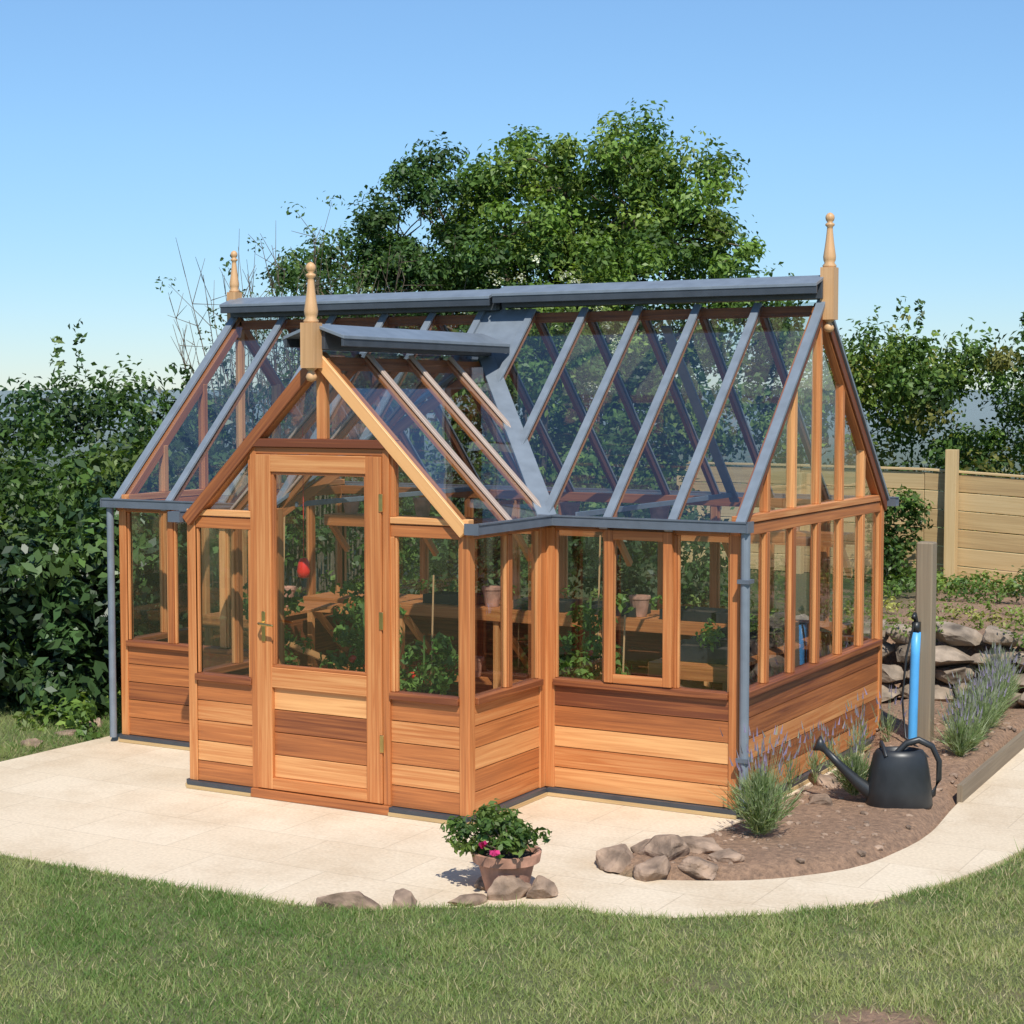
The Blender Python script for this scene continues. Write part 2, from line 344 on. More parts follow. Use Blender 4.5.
finial('finial_ridge_end',.04,W_/2,R_+.10,.98,.2)
finial('finial_far_end',-L_-.02,W_/2,R_+.09,.9,.12)
finial('finial_porch',MID,-D_-.075,PA+.05,1.0,.14)

# ------------------------------------------------------------------ ground
poly=np.array([(-4.28,2.9),(-4.25,.3),(-4.32,-2.34),(-2.74,-2.34),(-.85,-2.34),(-.5,-2.06),(-.1,-1.82),(.3,-1.79),(.7,-1.52),(1.03,-1.15),(1.27,-.58),(1.41,.08),(1.5,1.2),(1.55,3.4),
 (.80,3.4),(.87,.94),(.95,.08),(.84,-.61),(.52,-1.03),(.06,-1.27),(-.20,-1.22),(-.22,-1.0),(.05,-.35),(.06,2.9)])
def smooth_poly(p,it=2):
    for _ in range(it):
        q=[]; n=len(p)
        for i in range(n):
            a,b=p[i],p[(i+1)%n]; q+= [a*.8+b*.2,a*.2+b*.8]
        p=np.array(q)
    return p
polys=smooth_poly(poly)
def sdist(px,py,P):
    d=np.full(px.shape,1e9); ins=np.zeros(px.shape,bool)
    n=len(P)
    for i in range(n):
        a=P[i];b=P[(i+1)%n];e=b-a
        t=np.clip(((px-a[0])*e[0]+(py-a[1])*e[1])/(e@e),0,1)
        d=np.minimum(d,np.hypot(px-a[0]-t*e[0],py-a[1]-t*e[1]))
        c=((a[1]>py)!=(b[1]>py))
        xi=(b[0]-a[0])*(py-a[1])/(b[1]-a[1]+1e-12)+a[0]
        ins^=(c&(px<xi))
    return np.where(ins,-d,d)
def ss(a,b,x): t=np.clip((x-a)/(b-a),0,1); return t*t*(3-2*t)
_w=[(rng.uniform(-1,1),rng.uniform(-1,1),rng.uniform(0,6.28)) for _ in range(40)]
def noise(x,y,f=1.):
    s=0
    for i,(a,b,c) in enumerate(_w[:24]):
        k=f*(1.3**(i%8)); s=s+np.sin((a*x+b*y)*k*2.2+c+1.3*np.sin((b*x-a*y)*k*1.3+c*2))/(1.25**(i%8))
    return s/9
def bedmask(x,y):
    return (ss(-.3,-.1,x)*(1-ss(.88,1.0,x))*ss(-1.35,-1.15,y)*(1-ss(3.3,3.6,y)))
def height(x,y,sd):
    z=-.03+.055*ss(.0,.09,sd)
    front=(1-ss(2.5,4.5,y))*ss(-4.6,-3.8,x)
    outer=np.where((y<-1.2)|(x>1.1),1.,0.)
    z=z+front*outer*(np.minimum(.055*np.maximum(sd-.05,0),.5)+.022*noise(x,y,1.6)*ss(.1,.6,sd))
    z=z+bedmask(x,y)*(.02+.05*ss(0,3,y)+.018*noise(x,y,6))*ss(0,.12,sd)
    terr=ss(3.7,4.1,y+.12*noise(x,y,1.2))*ss(-2.2,-1.0,x)*.45+ss(2.9,6.5,y)*.45*(1-ss(-2.2,-1.0,x))*ss(-7,-4,x)
    terr*= (1-ss(9,14,y)*.3)
    z=z+terr
    d=np.hypot(x,y)
    z=z-12*ss(24,200,d)+(12+9+9*noise(x,y,.0011))*ss(500,1500,d)
    return z
def axis(lo,hi,st):
    a=np.arange(lo,hi+1e-6,st); g=[];s=st;v=hi
    while v<3000: s*=1.35; v+=s; g.append(v)
    g2=[];s=st;v=lo
    while v>-3000: s*=1.35; v-=s; g2.append(v)
    return np.array(g2[::-1]+list(a)+g)
ax_=axis(-6.5,3.6,.055); ay_=axis(-8.5,6.0,.06)
GX,GY=np.meshgrid(ax_,ay_,indexing='ij'); gx,gy=GX.ravel(),GY.ravel()
sd=sdist(gx,gy,polys); gz=height(gx,gy,sd)
nx,ny=len(ax_),len(ay_)
idx=np.arange(nx*ny).reshape(nx,ny)
F=np.stack([idx[:-1,:-1],idx[1:,:-1],idx[1:,1:],idx[:-1,1:]],-1).reshape(-1,4)
def fastmesh(name,V,F,mats,col=None,smooth=False,parent=None):
    me=bpy.data.meshes.new(name); k=F.shape[1]
    me.vertices.add(len(V)); me.vertices.foreach_set('co',np.ascontiguousarray(V,dtype=np.float32).ravel())
    me.loops.add(F.size); me.loops.foreach_set('vertex_index',np.ascontiguousarray(F,dtype=np.int32).ravel())
    me.polygons.add(len(F)); me.polygons.foreach_set('loop_start',np.arange(0,F.size,k,dtype=np.int32))
    if smooth: me.polygons.foreach_set('use_smooth',np.ones(len(F),bool))
    me.update(calc_edges=True)
    if col is not None:
        a=me.attributes.new('col','FLOAT_COLOR','POINT'); c=np.concatenate([col,np.ones((len(col),1))],1).astype(np.float32); a.data.foreach_set('color',c.ravel())
    for m in mats: me.materials.append(m)
    o=bpy.data.objects.new(name,me); COL.objects.link(o)
    if parent: o.parent=parent
    return o
grass=np.array((.18,.20,.075)); soil=np.array((.38,.24,.155)); far_haze=np.array((.20,.26,.27))
def lawn_mask(x,y,sd):
    dirt=np.exp(-(((x-1.62)/.20)**2+((y+2.76)/.15)**2)**1.5)*1.2+np.exp(-(((x-2.0)/.2)**2+((y+2.3)/.12)**2))*.45+np.exp(-(((x-.9)/.15)**2+((y+2.7)/.1)**2))*.4
    dirt=np.clip(dirt+.7*noise(x,y,6)*dirt*2,0,1)
    thin=.55*ss(.15,.6,noise(x,y,2.2)*.7+noise(x,y,8)*.5)*ss(-2,1.5,x)
    inlawn=np.where(((y<-1.2)|(x>1.1)|(x<-4.25))&(y<3.5),1.,0.)
    inlawn=np.maximum(inlawn,ss(-1,-3,x)*ss(2.5,3,y))
    return inlawn*(1-dirt)*(1-thin*.6)
m=lawn_mask(gx,gy,sd)*(1-bedmask(gx,gy)); dd=np.hypot(gx,gy)
m=np.maximum(m,ss(9,11,gy)); m=np.maximum(m,ss(12,16,dd))
c=soil[None]*(1-m[:,None])+grass[None]*m[:,None]
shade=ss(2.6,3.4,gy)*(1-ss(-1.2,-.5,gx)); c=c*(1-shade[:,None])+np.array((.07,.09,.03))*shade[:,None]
ff=ss(60,900,dd)[:,None]; c=c*(1-ff)+far_haze[None]*ff  # bluish air haze painted into the terrain colour, growing with distance
gm,nt,out=newmat('ground_soil_and_turf'); Lk=nt.links
at=N(nt,'ShaderNodeAttribute',attribute_name='col'); tc=N(nt,'ShaderNodeTexCoord')
n1=N(nt,'ShaderNodeTexNoise'); n1.inputs['Scale'].default_value=35; n1.inputs['Detail'].default_value=8; n1.inputs['Roughness'].default_value=.7; Lk.new(tc.outputs['Object'],n1.inputs[0])
r=ramp(nt,[(.3,(.5,.5,.5)),(.7,(1.35,1.3,1.25))]); Lk.new(n1.outputs[0],r.inputs[0])
mc=N(nt,'ShaderNodeMix',data_type='RGBA',blend_type='MULTIPLY'); mc.inputs[0].default_value=1; Lk.new(at.outputs['Color'],mc.inputs[6]); Lk.new(r.outputs[0],mc.inputs[7])
p=N(nt,'ShaderNodeBsdfPrincipled'); p.inputs['Roughness'].default_value=.95; Lk.new(mc.outputs[2],p.inputs[0])
bu=N(nt,'ShaderNodeBump'); bu.inputs['Distance'].default_value=.03; bu.inputs['Strength'].default_value=1; Lk.new(n1.outputs[0],bu.inputs['Height']); Lk.new(bu.outputs[0],p.inputs['Normal'])
Lk.new(p.outputs[0],out.inputs[0])
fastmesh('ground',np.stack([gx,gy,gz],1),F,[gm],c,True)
def patio_mat():
    m,nt,out=newmat('stone_paving'); L=nt.links
    tc=N(nt,'ShaderNodeTexCoord')
    br=N(nt,'ShaderNodeTexBrick'); br.inputs['Scale'].default_value=1; br.inputs['Brick Width'].default_value=.62; br.inputs['Row Height'].default_value=.46; br.inputs['Mortar Size'].default_value=.004; br.inputs['Mortar Smooth'].default_value=.6
    br.inputs['Color1'].default_value=(.70,.575,.42,1); br.inputs['Color2'].default_value=(.74,.62,.465,1); br.inputs['Mortar'].default_value=(.58,.47,.34,1)
    L.new(tc.outputs['Object'],br.inputs[0])
    n=N(nt,'ShaderNodeTexNoise'); n.inputs['Scale'].default_value=1.3; n.inputs['Detail'].default_value=8; n.inputs['Roughness'].default_value=.7; L.new(tc.outputs['Object'],n.inputs[0])
    r=ramp(nt,[(.3,(.80,.75,.69)),(.55,(1,1,1)),(.8,(1.04,1.04,1.04))]); L.new(n.outputs[0],r.inputs[0])
    mc=N(nt,'ShaderNodeMix',data_type='RGBA',blend_type='MULTIPLY'); mc.inputs[0].default_value=1; L.new(br.outputs[0],mc.inputs[6]); L.new(r.outputs[0],mc.inputs[7])
    n2=N(nt,'ShaderNodeTexNoise'); n2.inputs['Scale'].default_value=60; n2.inputs['Detail'].default_value=4; L.new(tc.outputs['Object'],n2.inputs[0])
    r2=ramp(nt,[(.35,(.9,.89,.87)),(.65,(1.04,1.04,1.04))]); L.new(n2.outputs[0],r2.inputs[0])
    mc2=N(nt,'ShaderNodeMix',data_type='RGBA',blend_type='MULTIPLY'); mc2.inputs[0].default_value=1; L.new(mc.outputs[2],mc2.inputs[6]); L.new(r2.outputs[0],mc2.inputs[7])
    p=N(nt,'ShaderNodeBsdfPrincipled'); L.new(mc2.outputs[2],p.inputs[0]); p.inputs['Roughness'].default_value=.85
    bu=N(nt,'ShaderNodeBump'); bu.inputs['Distance'].default_value=.004; bu.inputs['Strength'].default_value=.5; L.new(n2.outputs[0],bu.inputs['Height']); L.new(bu.outputs[0],p.inputs['Normal'])
    L.new(p.outputs[0],out.inputs[0]); return m
import bmesh
bm=bmesh.new(); vs=[bm.verts.new((x,y,0)) for x,y in polys]; f=bm.faces.new(vs); f.normal_update()
if f.normal.z<0: f.normal_flip()
rr=bmesh.ops.extrude_face_region(bm,geom=[f])
for v in [g for g in rr['geom'] if isinstance(g,bmesh.types.BMVert)]: v.co.z=-.06
bmesh.ops.triangulate(bm,faces=[g for g in bm.faces if len(g.verts)>4]); bmesh.ops.recalc_face_normals(bm,faces=bm.faces)
me=bpy.data.meshes.new('paved_patio'); bm.to_mesh(me); me.materials.append(patio_mat()); o=bpy.data.objects.new('paved_patio',me); COL.objects.link(o)
eb=MB(); eb.beam((.885,.9,0),(.80,3.4,0),.03,-.02,.09,(0,0,1)); eb.obj('timber_edging',[M_OLDWOOD])

# ------------------------------------------------------------------ foliage helpers
def leaf_verts(P,Nn,size,col,aspect=.5,fold=.12):
    n=len(P); size=np.broadcast_to(size,(n,))[:,None]
    r=rng.normal(size=(n,3)); a=r-(np.sum(r*Nn,1,keepdims=True))*Nn; a/=np.linalg.norm(a,axis=1,keepdims=True)+1e-9
    b=np.cross(Nn,a)
    V=np.stack([P-a*size*.5,P+b*size*aspect*.5+Nn*size*fold,P+a*size*.5,P-b*size*aspect*.5+Nn*size*fold],1).reshape(-1,3)
    F=np.arange(n*4).reshape(n,4); C=np.repeat(col,4,0); return V,F,C
def palette(n,cols,var=.25):
    cols=np.array(cols); i=rng.integers(0,len(cols),n); c=cols[i]*(1+rng.uniform(-var,var,(n,1))); return np.clip(c,0,1)
def clump_leaves(cent,rad,n,size,cols,up=.35,asp=.5,hue=.3):
    k=len(cent); tot=k*n
    ci=np.repeat(np.arange(k),n)
    d=rng.normal(size=(tot,3)); d/=np.linalg.norm(d,axis=1,keepdims=True)
    rr=rad[ci]*(rng.uniform(0,1,tot)**.45)*rng.uniform(.75,1.25,tot)
    P=cent[ci]+d*rr[:,None]*np.array((1,1,.75))
    Nn=d*.8+rng.normal(size=(tot,3))*.55+np.array((0,0,up)); Nn/=np.linalg.norm(Nn,axis=1,keepdims=True)
    base=palette(k,cols,hue)[ci]; c=base*(1+rng.uniform(-.3,.3,(tot,1)))
    return leaf_verts(P,Nn,size*rng.uniform(.6,1.3,tot),c,asp)
def cat(parts):
    V=[];F=[];C=[];o=0
    for v,f,c in parts: V.append(v);F.append(f+o);C.append(c);o+=len(v)
    return np.concatenate(V),np.concatenate(F),np.concatenate(C)
def shell_points(c,r,n,inner=.55):
    d=rng.normal(size=(n,3)); d/=np.linalg.norm(d,axis=1,keepdims=True)
    q=rng.uniform(inner**3,1,n)**(1/3); return np.array(c)+d*q[:,None]*np.array(r)
def tree(name,base,lobes,nclump,clr,leafn,leafs,cols,trunk=.14,mat=None):
    E=empty(name,base); base=np.array(base)
    cs=[]; tw=sum(l[2] for l in lobes)
    for c,r,w in lobes: cs.append(shell_points(c,r,int(nclump*w/tw)))
    cent=np.concatenate(cs); rad=rng.uniform(clr*.5,clr*1.35,len(cent))
    V,F,C=clump_leaves(cent-base,rad,leafn,leafs,cols,up=.5)
    fastmesh('crown',V,F,[mat or M_LEAF],C,parent=E)
    tb=MB(); fork=np.array(lobes[0][0])*.35+base*.65; fork[2]=base[2]+(lobes[0][0][2]-base[2])*.45
    tb.tube([base-base,(fork-base)*.5+np.array((.06,.03,0)),fork-base],[trunk,trunk*.85,trunk*.7],9)
    lim=[]
    for c,r,w in lobes:
        c=np.array(c)
        for _ in range(3):
            e=c+rng.normal(size=3)*np.array(r)*.25; mid=(fork+e)/2+rng.normal(size=3)*.15
            tb.tube([fork-base,mid-base,e-base],[trunk*.45,trunk*.3,trunk*.16],6); lim.append(e); lim.append(mid)
    lim=np.array(lim)
    for c in cent[::2]:
        j=np.argmin(np.linalg.norm(lim-c,axis=1)); s=lim[j]; m_=(s+c)/2+rng.normal(size=3)*.08; c2=c+(c-s)*.12
        tb.tube([s-base,m_-base,c2-base],[trunk*.13,trunk*.08,trunk*.03],4)
    tb.obj('trunk_and_limbs',[M_BARK],E,smooth=True)
    return E
def hedge(name,path,depth,z0,tops,ncl,clr,leafn,leafs,cols,mat=None):
    P=np.array(path,float); seg=np.linalg.norm(P[1:]-P[:-1],axis=1); cum=np.concatenate([[0],np.cumsum(seg)])
    t=rng.uniform(0,cum[-1],ncl); x=np.interp(t,cum,P[:,0]); y=np.interp(t,cum,P[:,1]); top=np.interp(t,cum,tops)*(1+.13*noise(t,t*0+z0,1.1))
    dep=rng.uniform(-.5,.5,ncl)*depth; zz=z0+(top-z0)*(rng.uniform(0,1,ncl)**.75)
    dx=np.interp(np.minimum(t+.1,cum[-1]),cum,P[:,0])-np.interp(np.maximum(t-.1,0),cum,P[:,0]); dy=np.interp(np.minimum(t+.1,cum[-1]),cum,P[:,1])-np.interp(np.maximum(t-.1,0),cum,P[:,1]); q=np.hypot(dx,dy)
    x+=-dy/q*dep; y+=dx/q*dep
    cent=np.stack([x,y,zz],1); V,F,C=clump_leaves(cent,rng.uniform(clr*.5,clr*1.3,ncl),leafn,leafs,cols)
    k=ncl//3; ti=rng.choice(ncl,k); b0=cent[ti]; hh=rng.uniform(.2,.6,k)
    cc=[]
    for j in range(k):
        if b0[j,2]<top[ti[j]]*.75: continue
        d=np.array((rng.normal()*.25,rng.normal()*.25,1)); s=np.linspace(0,hh[j],6)[:,None]*d; cc.append(b0[j]+s+(0,0,clr*.6))
    if cc:
        cc=np.concatenate(cc); V2,F2,C2=clump_leaves(cc,np.full(len(cc),.06),7,leafs*.9,cols); V,F,C=cat([(V,F,C),(V2,F2,C2)])
    return fastmesh(name,V,F,[mat or M_LEAF],C)
G1=[(.07,.13,.028),(.09,.16,.034),(.05,.095,.025),(.13,.19,.045)]
GD=[(.03,.06,.02),(.045,.09,.027),(.025,.05,.018),(.06,.105,.03)]
GL=[(.15,.24,.045),(.20,.28,.055),(.11,.19,.038),(.08,.145,.034)]
tree('broadleaf_tree',(-6.2,9.8,.3),[((-6.0,10.2,4.5),(1.15,1.3,1.0),4),((-5.1,10.3,4.25),(.95,1.2,1.1),4),((-6.6,9.9,3.9),(1.2,1.3,1.0),4),((-4.9,9.9,3.2),(1.2,1.3,1.0),4),((-6.2,9.9,3.0),(1.7,1.3,.9),4)],270,.30,210,.08,GL,.15)
tree('dark_broadleaf_tree',(-7.9,9.2,.2),[((-7.6,9.4,3.95),(.95,1.1,1.0),4),((-8.4,8.9,3.2),(1.1,1.1,.8),3),((-7.3,9.0,3.0),(1.3,1.1,1.0),4)],170,.28,190,.075,[(.05,.095,.025),(.065,.125,.034),(.09,.16,.04)],.12)
hedge('hedgerow',[(-9.5,-2.5),(-8.3,1.5),(-7.6,4.5),(-7.6,7.0)],2.2,.0,[1.8,2.0,2.2,2.5],230,.36,240,.08,G1+GD)
hedge('background_hedge',[(-8.4,7.4),(-5.5,8.3),(-3.2,8.6)],1.3,.2,[2.8,2.8,2.3],170,.36,220,.08,G1+GL)
hedge('field_hedge',[(-4.6,12.0),(-1.5,13.0),(3.5,14.8)],1.8,.3,[2.9,2.65,2.95],360,.38,220,.085,GL+G1+[(.2,.2,.05)])
hedge('laurel_bush',[(-5.3,-.1),(-5.5,1.2),(-5.6,2.6)],1.3,.0,[1.0,1.25,1.5],90,.30,200,.105,GD+[(.08,.15,.03)],M_LEAFG)
hedge('shrub',[(-6.6,-1.2),(-6.4,1.5),(-6.2,3.6)],1.6,.0,[1.3,1.5,1.75],120,.32,200,.075,G1)
hedge('garden_shrubs',[(-5.2,3.7),(-3.4,4.0),(-1.9,4.3)],.9,.1,[1.5,1.35,1.3],85,.28,160,.075,G1+GD)
E=empty('elder_shrub',(-4.9,6.9,.3)); cen=shell_points((0,0,1.5),(1.0,.8,1.35),70,.3); V,F,C=clump_leaves(cen,np.full(70,.3),150,.075,GL); fastmesh('foliage',V,F,[M_LEAF],C,parent=E)
fl=shell_points((0,-.1,2.2),(.9,.6,1.0),46,.9); fl=fl[fl[:,2]>1.9]; V,F,C=clump_leaves(fl,np.full(len(fl),.07),34,.03,[(.8,.79,.65)],up=1.5); fastmesh('flower_heads',V,F,[M_LEAF],C,parent=E)
tbm=MB()
for q in cen[::3]: tbm.tube([(0,0,0),tuple(q*.5),tuple(q)],[.05,.03,.01],5)
tbm.obj('stems',[M_BARK],E)
E=empty('twiggy_shrub',(-6.85,5.6,.2)); tbm=MB(); tips=[]
for j in range(80):
    bx,by=rng.uniform(-.9,.8),rng.uniform(-.4,.4); hh=rng.uniform(2.2,3.4)+.3*bx; dx_,dy_=rng.normal()*.25,rng.normal()*.2
    p0=np.array((bx,by,0)); p1=p0+(dx_*.4,dy_*.4,hh*.6); p2=p0+(dx_*1.3,dy_*1.3,hh)
    tbm.tube([p0,p1,p2],[.012,.008,.003],4)
    for q in range(6):
        t=rng.uniform(.3,1); s=p1*(1-t)+p2*t; e=s+rng.normal(size=3)*.16+(0,0,.2); tbm.tube([s,e],[.0045,.002],3); tips.append(e)
tbm.obj('twigs',[M_BARK],E); tips=np.array(tips); tips=tips[((tips[:,0]>.2)&(rng.uniform(0,1,len(tips))<.6))|(rng.uniform(0,1,len(tips))<.1)]; V,F,C=clump_leaves(tips,np.full(len(tips),.13),20,.05,G1); fastmesh('leaves',V,F,[M_LEAF],C,parent=E)

# ------------------------------------------------------------------ lawn grass blades
def blades(n,xr,yr,hgt=.035,test=None):
    x=rng.uniform(*xr,n); y=rng.uniform(*yr,n)
    if test is not None: k=test(x,y); x,y=x[k],y[k]
    s=sdist(x,y,polys)
    dens=lawn_mask(x,y,s); tuft=noise(x,y,4.5); keep=(s>.014-.03*noise(x,y,9))&(rng.uniform(0,1,len(x))<(dens*1.0+.05)*np.clip(.8+.4*tuft,.3,1))&(bedmask(x,y)<.3)
    x,y,s,tuft=x[keep],y[keep],s[keep],tuft[keep]; n=len(x); z=height(x,y,s)-.005
    a=rng.uniform(0,6.283,n); hh=hgt*rng.uniform(.45,1.45,n)*(1+.5*np.clip(tuft,-1,1)); hh=np.where(rng.uniform(0,1,n)<.012,hh*2,hh); w=rng.uniform(.0016,.0034,n)
    lx=(rng.normal(size=n)*.65)*hh; ly=(rng.normal(size=n)*.65)*hh
    B=np.stack([x,y,z],1); W=np.stack([np.cos(a)*w,np.sin(a)*w,0*w],1); T=B+np.stack([lx,ly,hh],1)
    V=np.stack([B-W,B+W,T],1).reshape(-1,3); F=np.arange(n*3).reshape(n,3)
    k=np.clip(.48+1.1*noise(x,y,.9)+.5*noise(x,y,6)+rng.normal(size=n)*.2+.25*ss(.2,2,x),0,1)[:,None]
    c=np.array((.13,.225,.055))*(1-k)+np.array((.36,.39,.15))*k
    st=(rng.uniform(0,1,n)<.09+.18*ss(0,2,x)+.15*np.clip(noise(x,y,2.2),0,1))[:,None]; c=np.where(st,np.array((.52,.45,.26)),c)
    return V,F,np.repeat(c,3,0)
def inview(x,y):
    d=(x-3.287)*-.489+(y+8.197)*.872; l=(x-3.287)*.872+(y+8.197)*.489
    return (d>3.2)&(np.abs(l)<.34*d+.6)
V,F,C=cat([blades(1000000,(-4.5,3.6),(-6,3.2),.027,inview),blades(30000,(-6,-4.25),(-2.5,1.5),.04)]); fastmesh('lawn_grass',V,F,[M_GRASS],C)

# ------------------------------------------------------------------ fence
fn=MB()
fy=lambda x: 7.35-.06*x
dz=lambda x: -.05*max(0,x+1.4)
for i in range(8):
    xa=-3.6+i*1.2; xb=xa+1.195
    for r_ in range(6):
        z=.48+r_*.165; off=random.uniform(-.004,.004)
        fn.hexa((xa,fy(xa)+off,z+dz(xa)),(xb-xa,fy(xb)-fy(xa),dz(xb)-dz(xa)),(0,.02,0),(0,-.012,.158),0,random.uniform(.3,.85))
    fn.hexa((xa,fy(xa)-.03,1.475+dz(xa)),(1.195,fy(xb)-fy(xa),dz(xb)-dz(xa)),(0,.06,0),(0,0,.022),0,.6)
for x in (-3.6,-2.4,-.93,.9,2.1,3.3): fn.box(x-.05,x+.05,fy(x)-.13,fy(x)-.032,.2,1.66 if abs(x+.93)<.1 else 1.42,0,.6)
fn.obj('timber_fence',[M_FENCE],bevel=.003)
pp=MB(); pp.box(.31,.41,2.0,2.10,-.05,1.27,0,.35); pp.obj('standpipe_post',[M_OLDWOOD],bevel=.008)
hs=MB(); hs.tube([(.315,1.965,.02),(.32,1.96,.3),(.325,1.965,.6),(.33,1.965,.74)],.028,12,0); hs.box(.31,.35,1.94,1.99,.74,.80,1); hs.tube([(.33,1.96,.80),(.33,1.93,.85),(.33,1.90,.83)],.014,8,1)
hs.tube([(.33,1.92,.80),(.29,1.90,.6),(.27,1.90,.35),(.30,1.88,.12),(.42,1.8,.07),(.52,1.6,.07)],.007,7,1)
hs.obj('blue_water_pipe',[M_HOSE,M_BLACKPL],smooth=True)

# ------------------------------------------------------------------ rocks
def rock_bm(bm,seed,s,M,sub=4):
    ret=bmesh.ops.create_icosphere(bm,subdivisions=sub,radius=1)
    r=np.random.default_rng(seed); ks=r.normal(size=(9,3)); ph=r.uniform(0,6,9)
    pl=r.normal(size=(12,3)); pl/=np.linalg.norm(pl,axis=1,keepdims=True)
    for v in ret['verts']:
        q=np.array(v.co)
        for a in pl:
            t=q@a
            if t>.62: q=q-a*(t-.62)*.97
        q=q*(1+.05*sum(math.sin(ks[i]@q*2.5+ph[i]) for i in range(9))/2+.025*sum(math.sin(ks[i]@q*9+ph[i]*2) for i in range(6))/2)
        v.co=M@Vector((q[0]*s[0],q[1]*s[1],q[2]*s[2]))
def rock(name,c,s,seed,mat=M_ROCK,sub=4):
    bm=bmesh.new(); rock_bm(bm,seed,s,Matrix.Identity(4),sub)
    me=bpy.data.meshes.new(name); bm.to_mesh(me); bm.free(); me.materials.append(mat); r=random.Random(seed)
    o=bpy.data.objects.new(name,me); COL.objects.link(o); o.location=c; o.rotation_euler=(r.uniform(-.2,.2),r.uniform(-.2,.2),r.uniform(0,6)); return o
RK=[((-.13,-1.12,.03),(.15,.11,.10)),((.03,-.98,.05),(.14,.11,.12)),((.09,-1.18,.03),(.12,.09,.08)),((.24,-1.06,.03),(.13,.09,.06)),((-.08,-.86,.03),(.1,.08,.07)),((.15,-.82,.05),(.12,.1,.07)),((.32,-.92,.05),(.1,.06,.05)),
 ((-.80,-2.26,.01),(.16,.08,.08)),((-.62,-2.15,.02),(.11,.07,.06)),((-.47,-1.72,.02),(.07,.06,.05)),((-.31,-1.80,.03),(.10,.06,.09)),((-.20,-1.72,.03),(.08,.055,.07)),((-.43,-1.95,.01),(.12,.05,.04)),
 ((.30,.35,.04),(.10,.07,.06)),((.2,.75,.05),(.12,.08,.07)),((.45,1.1,.05),(.09,.08,.05)),((-4.45,-.12,.02),(.12,.08,.05)),((-4.5,.2,.02),(.1,.1,.06)),((-4.4,-.45,.02),(.08,.07,.04))]
for i,(c,s) in enumerate(RK): rock('rock',c,s,i+3)
bms=bmesh.new()
for i in range(380):
    x,y=rng.uniform(-.15,.85),rng.uniform(-1.15,3.0); s=rng.uniform(.005,.024)
    q=sdist(np.array([x]),np.array([y]),polys)
    if q[0]<.06: continue
    z=float(height(np.array([x]),np.array([y]),q)[0])
    bmesh.ops.create_icosphere(bms,subdivisions=1,radius=s,matrix=Matrix.Translation((x,y,z))@Matrix.Rotation(rng.uniform(0,6),4,'Z')@Matrix.Diagonal((1.3,.9,.6,1)))
me=bpy.data.meshes.new('soil_pebbles'); bms.to_mesh(me); me.materials.append(M_ROCK); o=bpy.data.objects.new('soil_pebbles',me); COL.objects.link(o)
bmw=bmesh.new(); r_=random.Random(5); sd_=100
for row in range(4):
    x=-1.5+row*.07
    while x<1.7:
        w=r_.uniform(.16,.42); hgt=.125; sd_+=1
        mtx=Matrix.Translation((x+w/2,3.66+.06*row+r_.uniform(-.06,.06)+.06*math.sin(x*3),.09+row*hgt+r_.uniform(-.02,.02)))@Matrix.Rotation(r_.uniform(-.3,.3),4,'Z')@Matrix.Rotation(r_.uniform(-.2,.2),4,'Y')
        rock_bm(bmw,sd_,(w*.62,.16,hgt*r_.uniform(.6,.85)),mtx,3); x+=w*.92
me=bpy.data.meshes.new('stone_retaining_wall'); bmw.to_mesh(me); me.materials.append(M_STONE); o=bpy.data.objects.new('stone_retaining_wall',me); COL.objects.link(o)

# ------------------------------------------------------------------ plants
def lavender(c,r,h,n,tall=.4,purple=.5):
    c=np.array(c); m_=n*5
    a=rng.uniform(0,6.283,m_); el=rng.uniform(.15,1.0,m_)**.7
    d=np.stack([np.cos(a)*(1-el),np.sin(a)*(1-el),.35+el],1); d/=np.linalg.norm(d,axis=1,keepdims=True)
    st=c+d*rng.uniform(.1,.85,m_)[:,None]*np.array((r,r,h))
    le=rng.uniform(.04,.09,m_)[:,None]; w=rng.normal(size=(m_,3)); w=np.cross(d,w); w/=np.linalg.norm(w,axis=1,keepdims=True); w*=.003
    dd=d+rng.normal(size=(m_,3))*.35
    V1=np.stack([st-w,st+w,st+dd*le],1).reshape(-1,3)
    cc=palette(m_,[(.20,.27,.11),(.27,.33,.16),(.14,.21,.07),(.33,.37,.22)])
    k=int(n*tall); a=rng.uniform(0,6.283,k); s=rng.uniform(0,.5,k)
    d=np.stack([np.cos(a)*s,np.sin(a)*s,np.ones(k)],1); d/=np.linalg.norm(d,axis=1,keepdims=True)
    st=c+d*h*.5; tip=c+d*(h*rng.uniform(.95,1.6,k))[:,None]; w=np.stack([np.ones(k)*.872,np.ones(k)*.489,0*a],1)*.0016
    V2=np.stack([st-w,st+w,tip],1).reshape(-1,3); c2=palette(k,[(.22,.27,.15)])
    V3=[];c3=[]
    for q in range(3):
        w2=np.cross(d,rng.normal(size=(k,3))); w2/=np.linalg.norm(w2,axis=1,keepdims=True); w2*=.005
        V3.append(np.stack([tip-w2-d*.01,tip+w2-d*.01,tip+d*.04],1).reshape(-1,3))
        pc=palette(k,[(.28,.24,.38),(.35,.3,.46)]); gc=palette(k,[(.24,.28,.18),(.3,.33,.25)]); c3.append(np.where((rng.uniform(0,1,k)<purple)[:,None],pc,gc))
    V=np.concatenate([V1,V2]+V3); C=np.concatenate([np.repeat(x,3,0) for x in [cc,c2]+c3]); F=np.arange(len(V)).reshape(-1,3)
    return V,F,C
def lav(name,items):
    V,F,C=cat([lavender(*i) for i in items]); fastmesh(name,V,F,[M_LEAF],C)
lav('lavender_plant',[((.30,-.46,.03),.26,.33,620,.10,.8)])
lav('lavender_plant',[((.44,.50,.05),.17,.22,300,.08,.3)])
